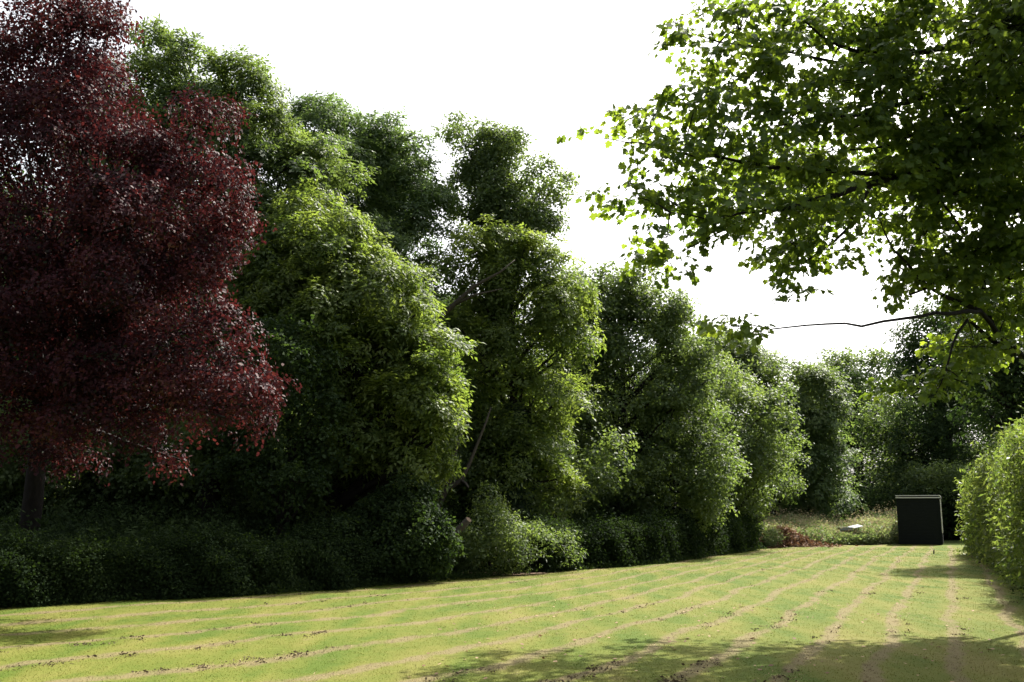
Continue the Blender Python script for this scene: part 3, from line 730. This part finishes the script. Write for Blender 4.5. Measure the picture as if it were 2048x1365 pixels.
# bare soil patch by the bushes
th = np.linspace(0, 2 * math.pi, 40, endpoint=False)
c = gp(1000, 1151)
ring = [(c[0] + (1.0 + .2 * math.sin(3 * t) + .1 * math.sin(7 * t)) * math.cos(t), c[1] + (.75 + .15 * math.sin(2 * t + 1) + .08 * math.sin(5 * t)) * math.sin(t), .047) for t in th]
me = bpy.data.meshes.new('soil'); me.from_pydata(ring, [], [tuple(range(40))]); me.materials.append(M['soil'])
tag(link('soil_path', me), kind='structure')

# ------------------------------------------------------------------ rough ground beyond the lawn: weeds, brushwood, shed, table, stake
def weeds(name, label, pts_fn, n, hmin, hmax, matk, seed, ls=1.0, leafy=14):
    r_ = np.random.default_rng(seed)
    x, y, hh = pts_fn(r_, n)
    h = hh * r_.uniform(hmin, hmax, n)
    V = []; T = []
    idx = np.repeat(np.arange(n), leafy)
    t = r_.random(len(idx)) ** .7
    lean = r_.normal(size=(n, 2)) * .18
    c = np.stack([x[idx] + lean[idx, 0] * h[idx] * t + r_.normal(size=len(idx)) * .10, y[idx] + lean[idx, 1] * h[idx] * t + r_.normal(size=len(idx)) * .10, h[idx] * t], 1)
    d = nrm(r_.normal(size=(len(idx), 3)) * [1, 1, .6] + [0, 0, .5])
    sd = nrm(np.cross(d, r_.normal(size=(len(idx), 3))))
    L = r_.uniform(.07, .17, len(idx))[:, None] * ls; W = L * r_.uniform(.18, .5, len(idx))[:, None]
    V = np.stack([c, c + d * L * .5 + sd * W * .5, c + d * L, c + d * L * .5 - sd * W * .5], 1)
    clump = .5 + .22 * np.sin(x * 1.9 + seed) + .2 * np.sin(y * 1.3 + x) + .1 * r_.normal(size=n)
    T = clump[idx] + r_.normal(size=len(idx)) * .15
    return tag(link(name, poly_mesh(name, V, 4, M[matk], T)), label=label, kind='stuff')
def far_edge(px0, px1, back, gap=(1525, 1612, 1.3)):
    def fn(r_, n):
        px = r_.uniform(px0, px1, n); a_ = (px - 1024) / F
        D0 = np.full(n, 48.0)
        for _ in range(6): D0 = lawn_far(a_ * D0)
        d = back * r_.random(n) ** 1.3
        D = D0 + d + np.where((px > gap[0]) & (px < gap[1]), gap[2], 0)
        hh = np.interp(px, [1530, 1620, 1680, 1730, 1800], [.8, .8, .6, .9, 1.0]) * np.interp(d, [0, .4, 2, back], [.55, .85, 1.1, 1.7])
        return a_ * D, D, hh
    return fn
weeds('weeds', 'sunlit tangle of nettles and tall weeds beyond the far end of the lawn', far_edge(1528, 1796, 7), 15000, .45, 1.15, 'weed', 3, 1.2)
weeds('dry_grass_stalks', 'straw coloured flowering grass standing among the far weeds', far_edge(1528, 1796, 6), 2600, .8, 1.5, 'straw', 23, .9, 9)
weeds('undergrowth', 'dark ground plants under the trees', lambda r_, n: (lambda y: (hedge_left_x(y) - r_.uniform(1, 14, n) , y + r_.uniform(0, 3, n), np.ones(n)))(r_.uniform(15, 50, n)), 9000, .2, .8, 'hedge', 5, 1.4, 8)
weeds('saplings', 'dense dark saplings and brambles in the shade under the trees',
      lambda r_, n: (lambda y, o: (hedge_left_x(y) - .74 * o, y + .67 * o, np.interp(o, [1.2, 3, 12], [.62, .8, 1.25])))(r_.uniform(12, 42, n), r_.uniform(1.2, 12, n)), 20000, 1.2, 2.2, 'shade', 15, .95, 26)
weeds('far_thicket', 'dark thicket closing off the far corner behind the weeds and shed',
      lambda r_, n: (r_.uniform(10, 36, n), r_.uniform(60, 74, n), np.ones(n)), 9000, 1.6, 3.4, 'shade', 16, 2.6, 16)
weeds('tall_grass', 'uncut grass fringe along the foot of the hedges',
      lambda r_, n: (lambda y, s: (np.where(s, hedge_left_x(y) - r_.uniform(-.22, .25, n), hedge_right_x(y) + r_.uniform(-.15, .5, n)), y, np.ones(n)))(r_.uniform(12, 47, n), r_.random(n) < .7), 5000, .06, .20, 'hedge', 9, .6, 8)

# brushwood heap
o_ = at(1574, 1088, 47.7); o_[2] = 0
rt = empty('brush_pile', o_, label='heap of dead rust brown brushwood at the far left corner of the lawn', cat='brush pile')
n = 6500
x = RNG.normal(size=n) * .95; y = RNG.normal(size=n) * .6; hh = .95 * np.exp(-(x / 1.2) ** 2 - (y / 1.0) ** 2)
cpos = np.stack([o_[0] + x, o_[1] + .6 + y, np.maximum(.03, hh * RNG.random(n))], 1)
d = nrm(RNG.normal(size=(n, 3)) * [1, 1, .55]); sd = nrm(np.cross(d, RNG.normal(size=(n, 3))))
L = RNG.uniform(.08, .26, n)[:, None]; W = L * .22
put('dead_leaves', poly_mesh('dead_leaves', np.stack([cpos, cpos + d * L * .5 + sd * W, cpos + d * L, cpos + d * L * .5 - sd * W], 1), 4, M['brush'], RNG.random(n)), rt)
mb = MB()
for k in range(160):
    p = np.array([o_[0] + random.gauss(0, .7), o_[1] + .6 + random.gauss(0, .4), random.uniform(.02, .45)])
    d = np.array([random.gauss(0, 1), random.gauss(0, 1), abs(random.gauss(0, .4))]); d /= np.linalg.norm(d)
    mb.tube([p, p + d * .4 + np.array([0, 0, .05]), p + d * .85], [.016, .011, .004], 4)
put('sticks', mb.mesh('sticks', M['brush']), rt)

# shed
M['tar'] = noise_mat('tarred_boards', G((.007,.009,.009), (.012,.015,.015), (.020,.024,.023)), 5, stretch=(1, 1, 8), rough=.9, bump=.3, spec=.1)
M['felt'] = noise_mat('roof_felt', G((.45,.45,.46), (.6,.6,.6), (.7,.7,.7)), 3, rough=.55, bump=.2, spec=.6)
M['white'] = noise_mat('white_trim', G((.45,.44,.40), (.60,.58,.54), (.68,.67,.64)), 4, rough=.6, bump=.1)
M['doorp'] = noise_mat('shed_door_paint', G((.012,.013,.014), (.02,.02,.021), (.03,.03,.03)), 5, stretch=(6, 6, 1), rough=.7, bump=.3)
A = gp(1801, 1091); W_ = 1.92; Dp = 2.6; Hh = 2.28
sx = A[0]; sy = A[1]
shed = empty('garden_shed', (sx + W_ / 2, sy + Dp / 2, 0), label='black timber shed with a pale flat roof at the far right corner of the lawn', cat='shed')
cxs, cys = sx + W_ / 2, sy + Dp / 2
mb = MB(); nb = 15; bh = Hh / nb
for k in range(nb):          # lapped boards on all four sides
    z = bh * (k + .5) + .05
    mb.box((cxs, sy - .0, z), (W_, .026, bh * 1.10), rx=R(5))
    mb.box((cxs, sy + Dp, z), (W_, .026, bh * 1.10), rx=R(-5))
    mb.box((sx, cys, z), (.026, Dp - .03, bh * 1.10), ry=R(-5))
    mb.box((sx + W_, cys, z), (.026, Dp - .03, bh * 1.10), ry=R(5))
put('wall', mb.mesh('wall', M['tar'], False), shed)
mb = MB()
for (dx, dy) in ((-.012, -.018), (W_ + .012, -.018), (-.012, Dp + .018)):
    mb = MB(); mb.box((sx + dx, sy + dy, Hh / 2 + .05), (.06, .06, Hh)); put('corner_post', mb.mesh('corner_post', M['tar'], False), shed)
mb = MB(); mb.box((sx + W_ + .055, sy + .02, Hh * .62), (.075, .11, Hh * .72)); put('corner_board', mb.mesh('corner_board', M['white'], False), shed)
mb = MB(); mb.box((cxs, cys, Hh + .085), (W_ + .14, Dp + .2, .035), rx=R(-2.2)); mb.box((cxs, sy - .075, Hh + .035 ), (W_ + .14, .03, .045))
put('roof', mb.mesh('roof', M['felt'], False), shed)
mb = MB()
mb.box((sx + W_ + .032, cys + .1, 1.0), (.035, .85, 1.85)); put('door', mb.mesh('door', M['doorp'], False), shed)
mb = MB()
shed.rotation_euler = (0, 0, R(-24)); shed.location.x += .62
for (x, y) in ((sx + .1, sy + .2), (sx + W_ - .1, sy + .2), (sx + .1, sy + Dp - .2), (sx + W_ - .1, sy + Dp - .2)):
    mb = MB(); mb.box((x, y, .03), (.2, .3, .1)); put('footing_block', mb.mesh('footing_block', M['deadwood'], False), shed)

# old metal table in the weeds
M['metal'] = noise_mat('grey_sheet_metal', G((.12,.14,.17), (.19,.21,.24), (.25,.27,.30)), 6, rough=.5, bump=.1, spec=.8, metal=.3)
c = at(1696, 1056, 50.9)
tb = empty('old_metal_table', (c[0], c[1], 0), label='low grey metal topped table standing among the far weeds', cat='table')
mb = MB(); mb.box((c[0] - .22, c[1], c[2] + .02), (.72, .8, .03), ry=R(2)); mb.box((c[0] + .36, c[1] - .05, c[2] + .06), (.52, .75, .03), ry=R(-12), rx=R(6))
put('table_top', mb.mesh('table_top', M['metal'], False), tb)
mb = MB(); mb.box((c[0] - .2, c[1] - .36, c[2] - .06), (.64, .03, .12)); put('apron', mb.mesh('apron', M['metal'], False), tb)
for sx_ in (-.5, .1):
    for sy_ in (-.33, .33):
        mb = MB(); mb.box((c[0] + sx_, c[1] + sy_, (c[2] - .08) / 2), (.05, .05, c[2] - .08)); put('leg', mb.mesh('leg', M['metal'], False), tb)

# small stake on the lawn near the shed
c = gp(1868, 1110)
mb = MB(); mb.tube([(c[0], c[1], -.05), (c[0], c[1], .10), (c[0] + .01, c[1], .17), (c[0] + .005, c[1], .20)], [.028, .03, .026, .008], 8)
o = link('wooden_stake', mb.mesh('wooden_stake', M['bark']))
tag(o, 'short brown stake sticking up from the lawn in front of the shed', 'stake')

# ------------------------------------------------------------------ foreground sycamore at the right
root = empty('foreground_sycamore', (10.9, 16.6, 0), label='large sycamore reaching over the lawn from the right, its leaves backlit', cat='tree')
S = 18.0
tk = MB()
tk.tube([(10.9, 16.6, -.1), (10.9, 16.6, 1.5), (10.8, 16.6, 3.2), (10.6, 16.5, 5.2), (10.2, 16.3, 7.5), (9.6, 16, 10.0), (9.0, 15.6, 12.5)], [.38, .30, .27, .24, .2, .14, .06], 12)
put('trunk', tk.mesh('trunk', M['bark_dark']), root)
BR = [  # limbs in photograph pixels with their distance
 [(2090,40,15.2,.08),(2048,67,15,.07),(1946,87,14.4,.055),(1843,105,13.9,.045),(1741,105,13.4,.035),(1679,92,13,.025),(1613,46,12.6,.012)],
 [(2100,90,15.5,.08),(2048,118,15,.07),(1972,149,14.4,.055),(1900,174,14,.045),(1818,205,13.5,.035),(1741,226,13,.028),(1674,233,12.7,.02),(1613,220,12.4,.01)],
 [(2110,250,16.2,.11),(2020,285,15.2,.09),(1946,308,14.6,.075),(1869,333,14,.062),(1792,354,13.6,.052),(1715,374,13.2,.042),(1638,397,12.8,.034),(1561,420,12.5,.026),(1485,426,12.2,.018),(1420,440,12,.012),(1340,425,11.8,.007)],
 [(1792,354,13.6,.04),(1664,343,13.2,.034),(1536,336,12.8,.026),(1433,313,12.5,.02),(1367,308,12.3,.016),(1326,295,12.2,.011),(1254,285,12,.007),(1190,275,11.9,.004)],
 [(1741,372,13.3,.03),(1710,446,13.3,.024),(1664,487,13.3,.018),(1613,523,13.3,.012),(1560,550,13.3,.006)],
 [(2130,760,17.2,.08),(2048,715,16.2,.055),(1998,672,15.4,.045),(1961,623,14.8,.034),(1935,622,14.4,.034),(1869,626,13.9,.026),(1818,636,13.6,.022),(1767,643,13.3,.019),(1690,647,13,.015),(1613,651,12.7,.012),(1541,659,12.5,.009),(1479,654,12.3,.006),(1410,650,12.2,.003)],
 [(1961,623,14.8,.04),(1900,598,14.6,.032),(1840,560,14.4,.024),(1787,500,14.3,.016),(1760,440,14.2,.01)],
 [(1990,660,15.3,.035),(1960,600,15.2,.03),(1985,520,15.1,.025),(2010,440,15,.018)],
 [(2030,705,15.9,.05),(1970,670,15.6,.035),(1925,635,15.4,.022)],
 [(1935,640,14.8,.022),(1905,690,14.7,.018),(1892,740,14.6,.014),(1870,790,14.5,.008),(1820,800,14.4,.004)],
 [(2100,440,16.3,.09),(2010,470,15.6,.06),(1930,520,15.1,.045),(1880,560,14.8,.03),(1820,590,14.6,.015)],
 [(2046,130,15,.04),(1990,200,14.6,.03),(1880,240,14.1,.024),(1780,290,13.6,.018),(1700,300,13.2,.01)],
 [(1843,105,13.9,.03),(1700,130,13.4,.024),(1560,100,12.9,.018),(1440,85,12.5,.011),(1350,55,12.2,.005)],
 [(1675,640,12.95,.004),(1630,610,12.9,.003),(1600,600,12.9,.002)],
 [(1561,420,12.5,.016),(1470,450,12.3,.011),(1390,490,12.1,.007),(1320,530,12,.003)],
 [(1869,333,14,.03),(1880,400,14,.022),(1930,470,14,.012)],
]
lb = MB()
for b in BR:
    pts = [at(p[0], p[1], p[2]) for p in b]; rr = [p[3] for p in b]
    if b[0][0] > 2040 and b[0][0] != 2046:       # these start at the trunk
        z = pts[0][2]; tpt = np.array([np.interp(z - .6, [-.1, 5.2, 12.5], [10.9, 10.6, 9.0]), np.interp(z - .6, [-.1, 5.2, 12.5], [16.6, 16.5, 15.6]), z - .6])
        pts = [tpt] + pts; rr = [rr[0] * 1.25] + rr
    fine, fr = [], []
    for i in range(len(pts) - 1):
        for t in (0, .5):
            fine.append(pts[i] * (1 - t) + pts[i + 1] * t + (RNG.normal(size=3) * .018 if t else 0)); fr.append(rr[i] * (1 - t) + rr[i + 1] * t)
    fine.append(pts[-1]); fr.append(rr[-1])
    lb.tube(fine, fr, 7)
se = [(1345,45,28,28,12.2,.7),(1400,90,50,30,12.4,.8),(1480,60,75,50,12.6),(1600,50,95,55,13),(1740,50,105,65,13.5),(1880,50,105,65,14),(2020,50,95,75,14.8),
  (1410,140,55,35,12.4),(1520,145,85,50,12.7),(1650,160,95,55,13),(1780,165,95,60,13.4),(1910,180,95,65,14),(2030,190,80,80,14.8),
  (1225,262,52,22,12,.8),(1300,255,45,28,12.1,.8),(1390,215,60,40,12.3),(1460,240,75,42,12.4),(1570,250,85,48,12.7),(1690,265,85,50,13.1),(1810,275,95,55,13.6),(1940,300,95,65,14.2),(2040,330,60,75,15),
  (1310,325,52,30,12.1,.8),(1400,320,65,38,12.3),(1520,330,85,45,12.6),(1640,345,80,42,13),(1770,355,75,40,13.6),(1900,390,80,50,14.2),(2010,430,70,70,15),
  (1270,395,45,26,11.9,.8),(1350,410,60,38,12),(1460,410,75,40,12.2),(1580,425,75,36,12.6),(1690,430,55,32,13),
  (1335,475,45,24,12,.8),(1305,535,22,14,12,.7),(1345,520,28,14,12,.6),(1400,465,55,20,12.2,.8),(1540,545,32,24,13.3,.8),(1610,530,55,20,13.3,.8),(1670,520,42,16,13.3,.6),(1580,485,50,22,13.3,.8),(1650,480,40,20,13.3,.7),
  (1770,440,40,28,14.2,.7),(1850,470,50,38,14.4,.7),(1820,560,42,42,14.4,.9),(1890,560,70,50,14.7),(1960,500,70,55,15),(2020,560,60,70,15.5),
  (1790,595,18,16,14.5,.8),(1940,610,60,30,14.9,.8),(2010,640,50,45,15.5,.7),(1605,605,14,20,12.9,.8),(1415,648,26,17,12.2,.8),(1470,652,42,20,12.3,.8),(1520,665,20,11,12.4,.7),
  (1840,778,58,20,14.5,1.2),(1950,695,52,28,15.1,1.2),(1925,765,45,22,14.8),(2010,700,40,30,15.8),(2030,620,60,60,16)]
# crown parts added above and behind the visible leaves to shape the lawn shadow
up_ = [(6.0, 16.2, 7.0, 1.9, 1.5, .8), (8.4, 16.8, 7.2, 1.9, 1.5, .9), (4.2, 15.0, 6.6, 1.2, 1.2, .6), (7.2, 13.6, 8.6, 1.9, 1.8, 1.3), (8.6, 14.2, 7.5, 2.0, 1.8, 1.6), (7.5, 12.0, 8.5, 2.0, 2.0, 1.3), (9.0, 13.0, 10.0, 2.2, 2.2, 1.3), (9.4, 12.0, 6.0, 1.8, 1.8, 1.3), (10.0, 15.2, 9.5, 1.8, 1.8, 1.2)]
E = []
for e in se:
    Y = e[4]; k = Y / F; E.append((at(e[0], e[1], Y), np.array([e[2] * k, max(.5 * (e[2] + e[3]) * k * 1.15, .12), e[3] * k * .9]), e[5] if len(e) > 5 else 1.0))
nvis = len(E)
E = [(c, r, w * (1.5 if e[0] > 1700 and e[1] < 560 else 1.0)) for (c, r, w), e in zip(E, se)]
for u in up_: E.append((np.array(u[:3], float), np.array(u[3:], float), .6))
tc, tn, tt, tf, clumps = crown_points(E, 13, .22, 4.1, 1.0, up=.35, flat=.5, fill=.25)
V, T = sprays('syc', tc, nrm(tn + np.array([0, 0, .6])), RNG.uniform(.48, .84, len(tc)), tt, flow=nrm(tf + np.array([-.6, -.2, 0])))
put('crown', poly_mesh('crown', V, V.shape[1], M['syc'], T), root)
segp = np.concatenate([np.array([at(p[0], p[1], p[2]) for p in b]) for b in BR])
for (c, r, w), cl in zip(E, clumps):
    q = segp[np.argmin(((segp - c) ** 2).sum(1))]
    if np.linalg.norm(q - c) > .3 and np.linalg.norm(q - c) < 6: lb.tube(bez(q, c, (0, 0, .08), 5), [.014, .012, .010, .008, .005], 5, False)
    for p in cl:
        if random.random() < .45: lb.tube(bez(c, p, (0, 0, .03), 4), [.008, .006, .005, .003], 4, False)
put('branches', lb.mesh('branches', M['bark_dark']), root)

# dark clumps of wet clippings lying along some of the rows
n = 5200
y = 9.2 + 26 * RNG.random(n) ** 1.5; x = RNG.uniform(-1, 1, n) * (y * .53)
u = x - .43 * y + .27 * (np.sqrt(x * x + 4) - x)
ok = in_lawn(x, y) & (np.abs(((u / .88 - .25 + .5) % 1) - .5) < .16) & ((np.sin(x * .9 + 2 * np.sin(y * .31)) + np.sin(y * .8 + x * .5)) > .35)
x, y = x[ok], y[ok]; n = len(x)
k = 9
idx = np.repeat(np.arange(n), k); N = len(idx); sz = RNG.uniform(.012, .038, n)[idx]
cpos = np.stack([x[idx] + RNG.normal(size=N) * sz * 1.3, y[idx] + RNG.normal(size=N) * sz * 1.3, gz(x[idx], y[idx]) + RNG.random(N) * sz * .6], 1)
d = nrm(RNG.normal(size=(N, 3)) * [1, 1, .5]); sd = nrm(np.cross(d, RNG.normal(size=(N, 3))))
L = (sz * RNG.uniform(.7, 1.4, N))[:, None]
tag(link('wet_clippings', poly_mesh('wet_clippings', np.stack([cpos, cpos + d * L * .5 + sd * L * .25, cpos + d * L, cpos + d * L * .5 - sd * L * .25], 1), 4, M['clod'], RNG.random(N))),
    label='dark clumps of old clippings dotted along the mown rows', kind='stuff')

# fallen leaves under the sycamore
n = 420
x = RNG.uniform(-1, 7.5, n); y = RNG.uniform(8.5, 18, n); a = RNG.uniform(0, 6.28, n)
cpos = np.stack([x, y, gz(x, y) + .012], 1); d = np.stack([np.cos(a), np.sin(a), RNG.normal(size=n) * .2], 1); sd = np.stack([-np.sin(a), np.cos(a), RNG.normal(size=n) * .2], 1)
L = RNG.uniform(.03, .07, n)[:, None]
ok = in_lawn(x, y)
tag(link('fallen_leaves', poly_mesh('fallen_leaves', np.stack([cpos, cpos + d * L * .5 + sd * L * .4, cpos + d * L, cpos + d * L * .5 - sd * L * .4], 1)[ok], 4, M['brush'], RNG.random(n)[ok])),
    label='brown fallen leaves scattered on the near lawn', kind='stuff')
